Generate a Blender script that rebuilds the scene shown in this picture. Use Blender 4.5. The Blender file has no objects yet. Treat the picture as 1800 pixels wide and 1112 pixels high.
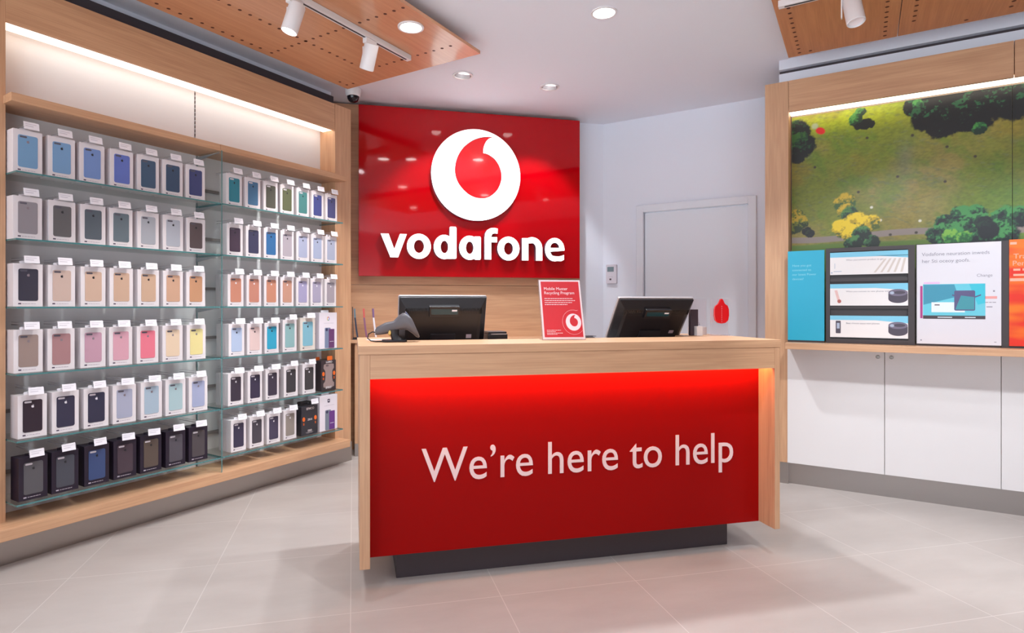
import bpy, bmesh, math, random
import numpy as np
from math import pi, sin, cos, radians
from mathutils import Matrix, Vector
from mathutils.geometry import tessellate_polygon
random.seed(4)
sc = bpy.context.scene
COL = sc.collection

# ------------------------------------------------------------------ camera, world, exposure
cam = bpy.data.cameras.new('camera'); camo = bpy.data.objects.new('camera', cam); COL.objects.link(camo)
camo.location = (0, 0, 1.23); camo.rotation_euler = (pi/2, 0, radians(31.857))
cam.sensor_width = 36; cam.lens = 20.92; cam.shift_x = .01944; cam.shift_y = -.01056
cam.clip_start = .02; sc.camera = camo
w = bpy.data.worlds.new('world'); sc.world = w; w.use_nodes = True
# added fill through the unseen front: brighter below the horizon, for the ceiling
_N, _L = w.node_tree.nodes, w.node_tree.links
_tc = _N.new('ShaderNodeTexCoord'); _sx = _N.new('ShaderNodeSeparateXYZ'); _cr = _N.new('ShaderNodeValToRGB'); _mr = _N.new('ShaderNodeMapRange')
_L.new(_tc.outputs['Generated'], _sx.inputs[0]); _mr.inputs[1].default_value = -.5; _mr.inputs[2].default_value = .5
_L.new(_sx.outputs[2], _mr.inputs[0]); _L.new(_mr.outputs[0], _cr.inputs[0]); _L.new(_cr.outputs[0], _N['Background'].inputs[0])
_cr.color_ramp.elements[0].position = .40; _cr.color_ramp.elements[0].color = (.88, .94, 1, 1)
_cr.color_ramp.elements[1].position = .60; _cr.color_ramp.elements[1].color = (.12, .13, .16, 1)
_N['Background'].inputs[1].default_value = 3.0
sc.view_settings.view_transform = 'Standard'; sc.view_settings.look = 'None'
sc.view_settings.gamma = 1; sc.view_settings.use_curve_mapping = False
sc.view_settings.exposure = 0.43
DOWN_W = 46        # watts of an ordinary downlight
SIGN_W = 46        # gimbal spots on the sign wall
TRACK_W = 45       # track heads
LED = 2.0          # strip emission

# ------------------------------------------------------------------ materials
def lin(c):
    if isinstance(c, str): c = tuple(int(c[i:i+2], 16)/255 for i in (0, 2, 4))
    return tuple(x/12.92 if x <= .04045 else ((x+.055)/1.055)**2.4 for x in c) + (1,)
MC = {}
def mat(col, rough=.5, metal=0, spec=.5, emit=0, coat=0, name=None):
    key = (col, rough, metal, spec, emit, coat)
    if key in MC: return MC[key]
    m = bpy.data.materials.new(name or 'paint_%s' % str(col)); m.use_nodes = True
    b = m.node_tree.nodes['Principled BSDF']
    b.inputs['Base Color'].default_value = lin(col); b.inputs['Roughness'].default_value = rough
    b.inputs['Metallic'].default_value = metal; b.inputs['Specular IOR Level'].default_value = spec
    b.inputs['Coat Weight'].default_value = coat; b.inputs['Coat Roughness'].default_value = .04
    if emit:
        b.inputs['Emission Color'].default_value = lin(col); b.inputs['Emission Strength'].default_value = emit
    MC[key] = m; return m
def nodes(m): return m.node_tree.nodes, m.node_tree.links
def wood(axis, c1='d3a681', c2='bf916f', rough=.42, name='light_oak', coat=0):
    key = ('wood', axis, c1, c2)
    if key in MC: return MC[key]
    m = bpy.data.materials.new(name + '_' + axis); m.use_nodes = True; N, L = nodes(m); b = N['Principled BSDF']
    tc = N.new('ShaderNodeTexCoord'); mp = N.new('ShaderNodeMapping'); L.new(tc.outputs['Object'], mp.inputs[0])
    s = {'x': (1.1, 16, 16), 'y': (16, 1.1, 16), 'z': (16, 16, 1.1)}[axis]; mp.inputs['Scale'].default_value = s
    n1 = N.new('ShaderNodeTexNoise'); n1.inputs['Scale'].default_value = 2.2; n1.inputs['Detail'].default_value = 6; n1.inputs['Distortion'].default_value = .6
    mp2 = N.new('ShaderNodeMapping'); L.new(tc.outputs['Object'], mp2.inputs[0])
    s2 = {'x': (2, 150, 150), 'y': (150, 2, 150), 'z': (150, 150, 2)}[axis]; mp2.inputs['Scale'].default_value = s2
    n2 = N.new('ShaderNodeTexNoise'); n2.inputs['Scale'].default_value = 1.5; n2.inputs['Detail'].default_value = 3
    L.new(mp.outputs[0], n1.inputs[0]); L.new(mp2.outputs[0], n2.inputs[0])
    mx = N.new('ShaderNodeMath'); mx.operation = 'MULTIPLY_ADD'; mx.inputs[1].default_value = .45; L.new(n2.outputs[0], mx.inputs[0]); 
    m3 = N.new('ShaderNodeMath'); m3.operation = 'MULTIPLY'; m3.inputs[1].default_value = .62; L.new(n1.outputs[0], m3.inputs[0]); L.new(m3.outputs[0], mx.inputs[2])
    cr = N.new('ShaderNodeValToRGB'); cr.color_ramp.elements[0].position = .38; cr.color_ramp.elements[1].position = .66
    cr.color_ramp.elements[0].color = lin(c2); cr.color_ramp.elements[1].color = lin(c1)
    L.new(mx.outputs[0], cr.inputs[0]); L.new(cr.outputs[0], b.inputs['Base Color'])
    b.inputs['Roughness'].default_value = rough; b.inputs['Coat Weight'].default_value = coat; b.inputs['Coat Roughness'].default_value = .12; MC[key] = m; return m
def glass(name, tint, opacity, tintw=.1):
    m = bpy.data.materials.new(name); m.use_nodes = True; N, L = nodes(m); N.remove(N['Principled BSDF'])
    out = N['Material Output']; tr = N.new('ShaderNodeBsdfTransparent'); tr.inputs[0].default_value = lin(tint)
    gl = N.new('ShaderNodeBsdfGlossy'); gl.inputs['Roughness'].default_value = .03
    lw = N.new('ShaderNodeLayerWeight'); lw.inputs[0].default_value = .5
    pw = N.new('ShaderNodeMath'); pw.operation = 'POWER'; pw.inputs[1].default_value = 5; L.new(lw.outputs['Facing'], pw.inputs[0])
    fr = N.new('ShaderNodeMath'); fr.operation = 'MULTIPLY_ADD'; fr.inputs[1].default_value = .45; fr.inputs[2].default_value = .025; L.new(pw.outputs[0], fr.inputs[0])
    mx = N.new('ShaderNodeMixShader'); L.new(fr.outputs[0], mx.inputs[0]); L.new(tr.outputs[0], mx.inputs[1]); L.new(gl.outputs[0], mx.inputs[2])
    df = N.new('ShaderNodeBsdfDiffuse'); df.inputs[0].default_value = lin(tint)
    m2 = N.new('ShaderNodeMixShader'); m2.inputs[0].default_value = opacity; L.new(mx.outputs[0], m2.inputs[1]); L.new(df.outputs[0], m2.inputs[2])
    L.new(m2.outputs[0], out.inputs[0]); return m
M_GLASS = glass('shelf_glass', 'f8fbfa', .008)
M_EDGE = mat('4a8083', .15, spec=.8, name='glass_edge')
M_ACR = glass('clear_acrylic', 'f6f4f6', .08)
M_WX, M_WY, M_WZ = wood('x'), wood('y'), wood('z')
M_WHITE = mat('e6eaf5', .75, name='white_wall_paint'); M_CEIL = mat('eef1fb', .8, name='ceiling_paint')
M_LAM = mat('e6e2e2', .3, name='white_laminate')
M_SHADE_SLOT = mat('4a4146', .8, name='shade_and_slot_grey')  # dark grey for painted shade strips and the upright's slots
M_RED = mat('b8000c', .05, spec=.42, coat=0, name='red_acrylic')
M_METAL = mat('b0aaa6', .33, metal=1, name='brushed_steel')
M_BLACK = mat('1b191d', .38, name='black_plastic')
M_LED = mat('fff0dc', .5, emit=LED, name='warm_led_strip')
M_WHT_EM = mat('ffffff', .4, emit=1.35, name='lit_white_acrylic')
M_PLW = mat('e9e6e8', .35, name='white_plastic')

def floor_mat():
    m = bpy.data.materials.new('porcelain_tiles'); m.use_nodes = True; N, L = nodes(m); b = N['Principled BSDF']
    tc = N.new('ShaderNodeTexCoord'); mp = N.new('ShaderNodeMapping'); mp.inputs['Rotation'].default_value = (0, 0, -pi/4)
    L.new(tc.outputs['Object'], mp.inputs[0]); sx = N.new('ShaderNodeSeparateXYZ'); L.new(mp.outputs[0], sx.inputs[0])
    def M(op, a, bb, c=None):
        n = N.new('ShaderNodeMath'); n.operation = op
        for i, v in enumerate((a, bb, c)):
            if v is None: continue
            if hasattr(v, 'is_linked'): L.new(v, n.inputs[i])
            else: n.inputs[i].default_value = v
        return n.outputs[0]
    def line(o, off, size):
        t = M('DIVIDE', M('SUBTRACT', o, off), size); fr = M('FRACT', M('ADD', t, 50.5), 0)
        return M('LESS_THAN', M('ABSOLUTE', M('SUBTRACT', fr, .5), 0), .0018/size)
    g = M('MAXIMUM', line(sx.outputs[0], -1.25, .62), line(sx.outputs[1], 2.448, .602))
    # per-tile tone
    cu = M('FLOOR', M('DIVIDE', M('ADD', sx.outputs[0], 1.25), .62), 0); cv = M('FLOOR', M('DIVIDE', M('SUBTRACT', sx.outputs[1], 2.448), .602), 0)
    cc = N.new('ShaderNodeCombineXYZ'); L.new(cu, cc.inputs[0]); L.new(cv, cc.inputs[1])
    wn = N.new('ShaderNodeTexWhiteNoise'); L.new(cc.outputs[0], wn.inputs[0])
    ns = N.new('ShaderNodeTexNoise'); ns.inputs['Scale'].default_value = 1.7; ns.inputs['Detail'].default_value = 7; ns.inputs['Roughness'].default_value = .6
    mp3 = N.new('ShaderNodeMapping'); mp3.inputs['Scale'].default_value = (1, 2.6, 1); L.new(mp.outputs[0], mp3.inputs[0]); L.new(mp3.outputs[0], ns.inputs[0])
    v = M('ADD', M('MULTIPLY', wn.outputs[0], .12), M('MULTIPLY', ns.outputs[0], 1.0))
    cr = N.new('ShaderNodeValToRGB'); cr.color_ramp.elements[0].position = .3; cr.color_ramp.elements[1].position = .85
    cr.color_ramp.elements[0].color = lin('a59c97'); cr.color_ramp.elements[1].color = lin('b5ada8'); L.new(v, cr.inputs[0])
    mx = N.new('ShaderNodeMixRGB'); L.new(g, mx.inputs[0]); L.new(cr.outputs[0], mx.inputs[1]); mx.inputs[2].default_value = lin('c2bbb6')
    L.new(mx.outputs[0], b.inputs['Base Color']); b.inputs['Roughness'].default_value = .36; return m

# ------------------------------------------------------------------ mesh building
class MB:
    def __init__(s): s.v = []; s.f = []; s.m = []
    def box(s, x0, x1, y0, y1, z0, z1, m=0, fm=None):
        i = len(s.v); s.v += [(x0,y0,z0),(x1,y0,z0),(x1,y1,z0),(x0,y1,z0),(x0,y0,z1),(x1,y0,z1),(x1,y1,z1),(x0,y1,z1)]
        fs = [(0,3,2,1),(4,5,6,7),(0,1,5,4),(1,2,6,5),(2,3,7,6),(3,0,4,7)]   # bottom, top, front(-y), right, back, left
        for k, f in enumerate(fs): s.f.append(tuple(i+j for j in f)); s.m.append(fm.get(k, m) if fm else m)
        return s
    def raw(s, v, f, m=0):
        i = len(s.v); s.v += [tuple(p) for p in v]
        for q in f: s.f.append(tuple(i+j for j in q)); s.m.append(m)
        return s
    def prism(s, loops, y0, y1, mf=0, ms=None, back=True):
        """loops in (x,z); first outer, the rest holes; front at y0 facing -y."""
        ms = mf if ms is None else ms
        flat = [p for l in loops for p in l]; n = len(flat); i = len(s.v)
        s.v += [(p[0], y0, p[1]) for p in flat] + [(p[0], y1, p[1]) for p in flat]
        for t in tessellate_polygon([[Vector((p[0], p[1], 0)) for p in l] for l in loops]):
            a, b, c = (flat[k] for k in t)
            ccw = (b[0]-a[0])*(c[1]-a[1]) - (b[1]-a[1])*(c[0]-a[0]) > 0
            t = tuple(t) if ccw else tuple(t)[::-1]
            s.f.append(tuple(i+k for k in t)); s.m.append(mf)
            if back: s.f.append(tuple(i+n+k for k in t[::-1])); s.m.append(ms)
        o = 0
        for li, l in enumerate(loops):
            area = sum(l[k][0]*l[(k+1) % len(l)][1] - l[(k+1) % len(l)][0]*l[k][1] for k in range(len(l)))
            for k in range(len(l)):
                a, b = i+o+k, i+o+(k+1) % len(l)
                q = (a, a+n, b+n, b)
                if (area < 0) != (li > 0): q = q[::-1]
                s.f.append(q); s.m.append(ms)
            o += len(l)
        return s
    def tube(s, pts, r, n=8, m=0, caps=True):
        pts = [Vector(p) for p in pts]; rs = r if isinstance(r, (list, tuple)) else [r]*len(pts); base = len(s.v); up = None
        for k, p in enumerate(pts):
            d = (pts[min(k+1, len(pts)-1)] - pts[max(k-1, 0)]).normalized()
            if up is None: up = Vector((0,0,1)) if abs(d.z) < .9 else Vector((1,0,0))
            a = d.cross(up).normalized(); b = a.cross(d).normalized(); up = b
            for j in range(n):
                t = 2*pi*j/n; s.v.append(tuple(p + a*cos(t)*rs[k] + b*sin(t)*rs[k]))
        for k in range(len(pts)-1):
            for j in range(n):
                a0 = base+k*n+j; a1 = base+k*n+(j+1) % n; s.f.append((a0, a1, a1+n, a0+n)); s.m.append(m)
        if caps:
            s.f.append(tuple(base+j for j in range(n))[::-1]); s.m.append(m)
            s.f.append(tuple(base+(len(pts)-1)*n+j for j in range(n))); s.m.append(m)
        return s
    def lathe(s, prof, n=32, c=(0,0,0), m=0, M=None, ms=None):
        """prof of (r,z) bottom to top; ms: material per ring segment"""
        base = len(s.v)
        for r, z in prof:
            for j in range(n):
                t = 2*pi*j/n; p = Vector((c[0]+r*cos(t), c[1]+r*sin(t), c[2]+z))
                if M: p = M @ Vector((r*cos(t), r*sin(t), z))
                s.v.append(tuple(p))
        for k in range(len(prof)-1):
            for j in range(n):
                a = base+k*n+j; b = base+k*n+(j+1) % n; s.f.append((a, b, b+n, a+n)); s.m.append(ms[k] if ms else m)
        return s
    def loft(s, rings, m=0, caps=True):
        base = len(s.v); n = len(rings[0])
        for r in rings: s.v += [tuple(p) for p in r]
        for k in range(len(rings)-1):
            for j in range(n):
                a = base+k*n+j; b = base+k*n+(j+1) % n; s.f.append((a, b, b+n, a+n)); s.m.append(m)
        if caps:
            s.f.append(tuple(base+j for j in range(n))[::-1]); s.m.append(m)
            s.f.append(tuple(base+(len(rings)-1)*n+j for j in range(n))); s.m.append(m)
        return s
    def move(s, M):
        s.v = [tuple(M @ Vector(p)) for p in s.v]; return s

def mesh(name, mb, mats, bevel=0, smooth=False, shift=None):
    me = bpy.data.meshes.new(name)
    v = mb.v if shift is None else [(p[0]-shift[0], p[1]-shift[1], p[2]-shift[2]) for p in mb.v]
    me.from_pydata(v, [], mb.f)
    mats = mats if isinstance(mats, (list, tuple)) else [mats]
    for m in mats: me.materials.append(m)
    me.polygons.foreach_set('material_index', mb.m)
    bm = bmesh.new(); bm.from_mesh(me); bmesh.ops.recalc_face_normals(bm, faces=bm.faces)
    if bevel:
        bmesh.ops.remove_doubles(bm, verts=bm.verts, dist=1e-6)
        es = [e for e in bm.edges if len(e.link_faces) == 2 and e.calc_face_angle(0) > .5]
        bmesh.ops.bevel(bm, geom=es, offset=bevel, segments=2, profile=.6, affect='EDGES')
    bm.to_mesh(me); bm.free()
    if smooth:
        me.polygons.foreach_set('use_smooth', [True]*len(me.polygons)); me.set_sharp_from_angle(angle=radians(40))
    me.update(); return me

FL = Matrix.Rotation(pi/2, 4, 'Z'); FD = Matrix.Rotation(pi/4, 4, 'Z'); FR = Matrix.Identity(4)
BASE = {}
def soft(c, t=.13):
    """the print colours sit a little greyer than their swatches"""
    return ''.join('%02x' % round(int(c[i:i+2], 16)*(1-t) + 0xb4*t) for i in (0, 2, 4))
def tag(o, label=None, cat=None, group=None, kind=None):
    if label: o['label'] = label
    if cat: o['category'] = cat
    if group: o['group'] = group
    if kind: o['kind'] = kind
    return o
def thing(name, label, cat, F, p, rz=0, group=None):
    o = bpy.data.objects.new(name, None); COL.objects.link(o); o.empty_display_size = .05
    o.matrix_world = F @ Matrix.Translation(p) @ Matrix.Rotation(rz, 4, 'Z'); BASE[o.name] = p
    return tag(o, label, cat, group)
def part(name, mb, mats, par, bevel=0, smooth=False, fc=False, label=None):
    """fc: the mesh was drawn in the frame's own coordinates, not the thing's"""
    o = bpy.data.objects.new(name, mesh(name, mb, mats, bevel, smooth, BASE.get(par.name) if fc else None))
    COL.objects.link(o); o.parent = par
    if fc and par.name not in BASE: raise Exception(par.name)
    if label: o['label'] = label
    BASE[o.name] = BASE.get(par.name, (0,0,0)) if fc else (0,0,0)
    return o
def solo(name, mb, mats, F, p, label, cat, group=None, kind=None, bevel=0, smooth=False, rz=0):
    o = bpy.data.objects.new(name, mesh(name, mb, mats, bevel, smooth)); COL.objects.link(o)
    o.matrix_world = F @ Matrix.Translation(p) @ Matrix.Rotation(rz, 4, 'Z'); return tag(o, label, cat, group, kind)
def struct(name, mb, mats, F=FR, par=None, bevel=0):
    o = bpy.data.objects.new(name, mesh(name, mb, mats, bevel)); COL.objects.link(o); o.matrix_world = F.copy()
    if par: o.matrix_world = Matrix.Identity(4); o.parent = par
    else: o['kind'] = 'structure'
    return o
def lamp(name, kind, M, energy, col=(1,.97,.93), par=None, **kw):
    l = bpy.data.lights.new(name, kind); l.energy = energy; l.color = col
    for k, v in kw.items(): setattr(l, k, v)
    o = bpy.data.objects.new(name, l); COL.objects.link(o)
    if par: o.parent = par
    o.matrix_local = M if par else M
    if not par: o.matrix_world = M
    return o
def rrect(x0, x1, z0, z1, r, n=5):
    out = []
    for cx, cz, a in ((x1-r, z0+r, -90), (x1-r, z1-r, 0), (x0+r, z1-r, 90), (x0+r, z0+r, 180)):
        for k in range(n+1):
            t = radians(a + 90*k/n); out.append((cx+r*cos(t), cz+r*sin(t)))
    return out
def ell(cx, cz, rx, rz, n=48, a0=0, a1=360):
    full = a1-a0 == 360
    return [(cx+rx*cos(radians(a0+(a1-a0)*k/(n if full else n-1))), cz+rz*sin(radians(a0+(a1-a0)*k/(n if full else n-1)))) for k in range(n)]
TXT = {}
def text(mb, s, x, z, size, y=0, ext=.0006, xs=1, off=0, m=0, sp=1.0, slant=0):
    c = bpy.data.curves.new('t', 'FONT'); c.body = s; c.size = size; c.extrude = ext/2; c.offset = off; c.resolution_u = 5; c.space_character = sp
    o = bpy.data.objects.new('t', c); COL.objects.link(o); bpy.context.view_layer.update()
    me = bpy.data.meshes.new_from_object(o.evaluated_get(bpy.context.evaluated_depsgraph_get()))
    mb.raw([(x + v.co.x*xs + slant*v.co.y, y - v.co.z, z + v.co.y) for v in me.vertices], [tuple(p.vertices) for p in me.polygons], m)
    bpy.data.objects.remove(o); bpy.data.curves.remove(c); bpy.data.meshes.remove(me); return mb
def words(mb, x0, x1, z, h, y, m=0, seed=0):
    """a line of print too small to read: word-length dashes"""
    r = random.Random(seed); x = x0
    while x < x1 - h:
        wl = min(r.uniform(2, 7)*h*.8, x1-x); mb.box(x, x+wl, y-.0004, y, z, z+h, m); x += wl + h*.8
    return mb

# ------------------------------------------------------------------ the room
CZ = 2.97
struct('floor', MB().box(-3.9, 3.6, -2.6, 5.7, -.1, 0), floor_mat())
struct('ceiling', MB().box(-3.9, 3.6, -2.6, 5.7, CZ, CZ+.1), M_CEIL)
struct('wall_left', MB().box(-3.8, -3.68, -2.6, 3.43, 0, CZ).box(-3.98, -3.88, 3.3, 4.2, 0, CZ).box(-3.98, -3.70, 3.3, 3.40, 0, CZ), M_WHITE)
struct('shade_strip_1', MB().box(-3.68, -3.64, -2.6, 3.42, 2.80, 2.925), M_SHADE_SLOT)  # dark paint standing in for the soft shade above the header
struct('wall_corner', MB().box(-.45, 2.36, 5.325, 5.42, 0, CZ), M_WHITE, FD)
bk = MB().box(-2.12, -1.78, 5.42, 5.52, 0, CZ).box(-.75, 3.6, 5.42, 5.52, 0, CZ).box(-1.78, -.75, 5.42, 5.52, 2.155, CZ)
struct('wall_back', bk, M_WHITE)
struct('wall_right', MB().box(3.5, 3.6, -2.6, 5.5, 0, CZ), mat('8f8784', .8))
# door in the back wall
DW = mat('e2e6ef', .45, name='door_paint')
fr = MB().box(-1.78, -1.715, 5.395, 5.47, 0, 2.155).box(-.815, -.75, 5.395, 5.47, 0, 2.155).box(-1.715, -.815, 5.395, 5.47, 2.09, 2.155)
struct('trim_2', fr, DW, bevel=.006)
struct('door_1', MB().box(-1.71, -.82, 5.435, 5.475, .01, 2.085), DW, bevel=.003)

# ------------------------------------------------------------------ left display fixture (front faces +X; frame x = world Y, y = -world X)
YL = (-.9, 3.258)    # opening between pillars (pillar near: see below)
lu = thing('display_fixture', 'long oak wall fixture with lit header and white back panels, holding the boxed phone cases', 'display unit', FL, (2.3, 3.55, 0))
part('header', MB().box(1.18, 3.255, 3.45, 3.47, 2.58, 2.785).box(-.9, 1.02, 3.45, 3.47, 2.58, 2.785), M_WX, lu, .002, fc=True)
part('header_soffit', MB().box(1.18, 3.255, 3.47, 3.62, 2.600, 2.615).box(-.9, 1.02, 3.47, 3.62, 2.6, 2.615), M_WX, lu, fc=True)
part('light_strip', MB().box(1.18, 3.25, 3.472, 3.575, 2.584, 2.6).box(-.9, 1.02, 3.472, 3.575, 2.584, 2.6), M_LED, lu, fc=True, label='glowing warm white light strip under the header')
part('pillar', MB().box(3.258, 3.425, 3.45, 3.67, .15, 2.785), M_WZ, lu, .002, fc=True)
part('pillar', MB().box(1.02, 1.18, 3.45, 3.67, .15, 2.785), M_WZ, lu, .002, fc=True)
BP = mat('e6e8ee', .6, name='white_back_panel'); BG = mat('eeedf0', .55, name='grey_back_panel')
for a, b in ((1.18, 2.221), (2.227, 3.258), (-.9, 1.02)):
    part('back_panel', MB().box(a, b, 3.615, 3.67, 2.2, 2.6), BP, lu, fc=True)
    part('back_panel', MB().box(a, b, 3.60, 3.67, .2, 2.2), BG, lu, fc=True, label='grey panel behind the glass shelves')
sl = MB()
for k in range(90): sl.box(2.2215, 2.2265, 3.612, 3.62, .24+k*.0262, .24+k*.0262+.017)
part('slotted_upright', sl, M_SHADE_SLOT, lu, fc=True)
rl = MB()
for z in (1.30, .985, .67, .37, 1.62, 1.93): rl.box(1.18, 2.2, 3.585, 3.60, z+.03, z+.048).box(2.25, 3.25, 3.585, 3.6, z+.03, z+.048)
part('hook_rail', rl, mat('98908f', .5), lu, fc=True)
part('top_shelf', MB().box(1.17, 2.2345, 3.36, 3.615, 2.185, 2.225), M_WX, lu, .002, fc=True)
part('top_shelf', MB().box(2.2355, 3.258, 3.36, 3.615, 2.185, 2.225).box(3.257, 3.29, 3.36, 3.449, 2.185, 2.225), M_WX, lu, .001, fc=True)
part('ledge', MB().box(-.9, 3.30, 3.33, 3.67, .15, .205), M_WX, lu, .002, fc=True)
part('kick_plate', MB().box(-.9, 3.44, 3.455, 3.48, .0, .15), M_METAL, lu, fc=True)
part('side_panel', MB().box(3.405, 3.425, 3.48, 3.67, .0, .15), M_METAL, lu, fc=True)
for z in (1.86, 1.545, 1.225, .91, .597, .30, 2.185):
    br = MB()
    br.prism([[(3.36, z-.012), (3.60, z-.012), (3.60, z-.038), (3.57, z-.036), (3.42, z-.017), (3.36, z-.016)]], -.003, .003)
    br.v = [(2.224+p[1], p[0], p[2]) for p in br.v]
    part('shelf_bracket', br, mat('9aa0a4', .4, metal=.3), lu, fc=True)

SHZ = [1.86, 1.545, 1.225, .91, .597, .30]
ROWN = ['top', 'second', 'third', 'fourth', 'fifth', 'lowest']; ORD = ['first', 'second', 'third', 'fourth', 'fifth', 'sixth', 'seventh']
for r, z in enumerate(SHZ):
    for bay, (a, b) in (('near', (1.183, 2.221)), ('far', (2.237, 3.234))):
        solo('glass_shelf', MB().box(0, b-a, -.13, .128, -.008, 0, 0, {2: 1, 3: 1, 5: 1}), [M_GLASS, M_EDGE], FL, (a, 3.47, z),
             '%s clear glass shelf counting down in the %s bay of cases' % (ROWN[r], bay), 'shelf', 'glass shelves of the case display')
solo('glass_divider', MB().box(-.003, .003, -.13, .128, 0, 1.978, 0, {2: 1, 4: 1}), [M_GLASS, M_EDGE], FL, (2.229, 3.47, .206),
     'tall upright glass divider between the near and far bays of phone cases', 'glass panel')

# phone-case packs ------------------------------------------------
def fruit(cx, cz, s):
    body = [(0,.36),(.13,.44),(.3,.42),(.42,.3),(.33,.2),(.29,.05),(.34,-.1),(.45,-.18),(.36,-.38),(.2,-.5),(.08,-.5),(0,-.46),(-.1,-.5),(-.24,-.48),(-.38,-.3),(-.46,-.02),(-.42,.24),(-.28,.41),(-.12,.43)]
    leaf = [(.0,.5),(.03,.64),(.14,.74),(.18,.74),(.16,.6),(.08,.51)]
    return [[(cx+a*s, cz+b*s) for a, b in body], [(cx+a*s, cz+b*s) for a, b in leaf]]
def case_mesh(w, h):
    """front print of a case pack: 0 case colour, 1 logo, 2 camera cut-out"""
    mb = MB(); x0, x1 = -w*.335, w*.335; z0, z1 = h*.135, h*.88
    mb.prism([rrect(x0, x1, z0, z1, w*.075)], -.0018, 0, 0)
    for l in fruit(0, z0+(z1-z0)*.80, w*.105): mb.prism([l], -.0024, -.0016, 1)
    mb.prism([rrect(x0+w*.05, x0+w*.30, z1-h*.065, z1-h*.022, h*.02)], -.0024, -.0016, 2)
    return mb
CASE = {}
def pack(i, y, w, h, d, z, front, case, label, group, logo=None, cut=None, box='e6dfe2', capt='4a3a52', tab='e8e4ea', rear=0, rlab='', rz=0):
    """a boxed phone case standing on its shelf, label towards the room"""
    t = thing('phone_case_pack', label, 'boxed phone case', FL, (y, front, z+.0005), rz, group)
    key = (w, h, d)
    if key not in CASE:
        cap = MB().box(-w*.34, -w*.24, -.0008, 0, h*.055, h*.085); words(cap, -w*.2, w*.25, h*.062, h*.014, 0, 1, 3)
        tb = MB().prism([rrect(-w*.2, w*.2, h-.001, h+.013, .004), ell(0, h+.007, w*.07, .003, 10)], d*.4, d*.4+.0012)
        CASE[key] = [mesh('carton', MB().box(-w/2, w/2, 0, d, 0, h), M_PLW, .0012), mesh('case_window', case_mesh(w, h), [M_PLW]*3),
                     mesh('caption', cap, [M_PLW]*2), mesh('hang_tab', tb, M_PLW)]
    lg = logo or '55504f'; ct = cut or '777079'
    sets = [[mat(box, .45)], [mat(soft(case), .35), mat(lg, .3), mat(ct, .3)], [mat(capt, .5), mat('b9aeb8', .5)], [mat(tab, .3)]]
    for nm, me, ms in zip(('carton', 'case_window', 'caption', 'hang_tab'), CASE[key], sets):
        o = bpy.data.objects.new(nm, me); COL.objects.link(o); o.parent = t
        for k, m in enumerate(ms): o.material_slots[k].link = 'OBJECT'; o.material_slots[k].material = m
    for k in range(rear):
        tt = thing('case_carton', rlab % ('directly', 'second')[k] if '%' in rlab else rlab, 'box', FL, (y, front+(d+.004)*(k+1), z+.0005), 0, 'cartons stacked behind the front packs')
        o = bpy.data.objects.new('carton', CASE[key][0]); COL.objects.link(o); o.parent = tt
        o.material_slots[0].link = 'OBJECT'; o.material_slots[0].material = mat('dcd3d8', .45)
    return t
hook_m = mesh('rod', MB().tube([(0, .238, 0), (0, .012, 0)], .0022, 6).tube([(0, .238, .012), (0, .012, .012)], .0014, 6), mat('d8d5dc', .3, metal=.2))
tick_m = mesh('price_ticket', MB().box(-.031, .031, 0, .0025, -.018, .018, 0).box(-.024, .02, -.0006, 0, .006, .008, 1).box(-.024, .008, -.0006, 0, -.004, -.001, 1), [mat('f1eef4', .4), mat('cdc8d2', .5)])
def hook(y, z, front, label, rz=0):
    t = thing('price_ticket_hook', label, 'price ticket', FL, (y, front, z), 0, 'price tickets over the boxed cases')
    for n, me in (('rod', hook_m), ('price_ticket', tick_m)):
        o = bpy.data.objects.new(n, me); COL.objects.link(o); o.parent = t
        if n == 'price_ticket': o.rotation_euler = (radians(-12), 0, rz); o.location = (0, .006, -.001)
NEAR = [
 [('6f9fcb','sky blue'),('739fcf','light blue'),('6f8fcf','cornflower blue'),('5c70c8','violet blue'),('34506e','slate blue'),('2c4565','dark teal blue'),('323a70','indigo')],
 [('908a90','warm grey'),('5b595c','charcoal'),('4f5964','dark blue grey'),('5d6c76','steel grey'),('a9acb6','silver grey'),('b3b8c4','pale silver'),('524347','brown grey')],
 [('2a2838','black'),('cdb1a4','pale pink gold'),('d2ae98','light rose gold'),('cfa88f','sand pink'),('cda78c','soft tan'),('d0a184','gold'),('c68e68','copper')],
 [('978079','taupe'),('a8787c','dusty rose'),('c595aa','mauve pink'),('dc9fb0','light pink'),('f0748a','coral pink'),('ecd0b0','cream'),('ecdc94','pale yellow')],
 [('1e1220','black'),('26243e','midnight blue'),('22233d','dark navy'),('a7abc4','lilac grey'),('a6bccf','ice blue'),('a9c5cc','pale aqua'),('a0a8cc','lavender blue')],
 [('4c4a50','smoke grey'),('3a3c48','graphite'),('2b3f70','blue'),('3a2a35','plum black'),('4f4038','bronze'),('46404a','dark grey'),('40383c','black')]]
NY = [1.246+.1405*j for j in range(7)]
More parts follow.
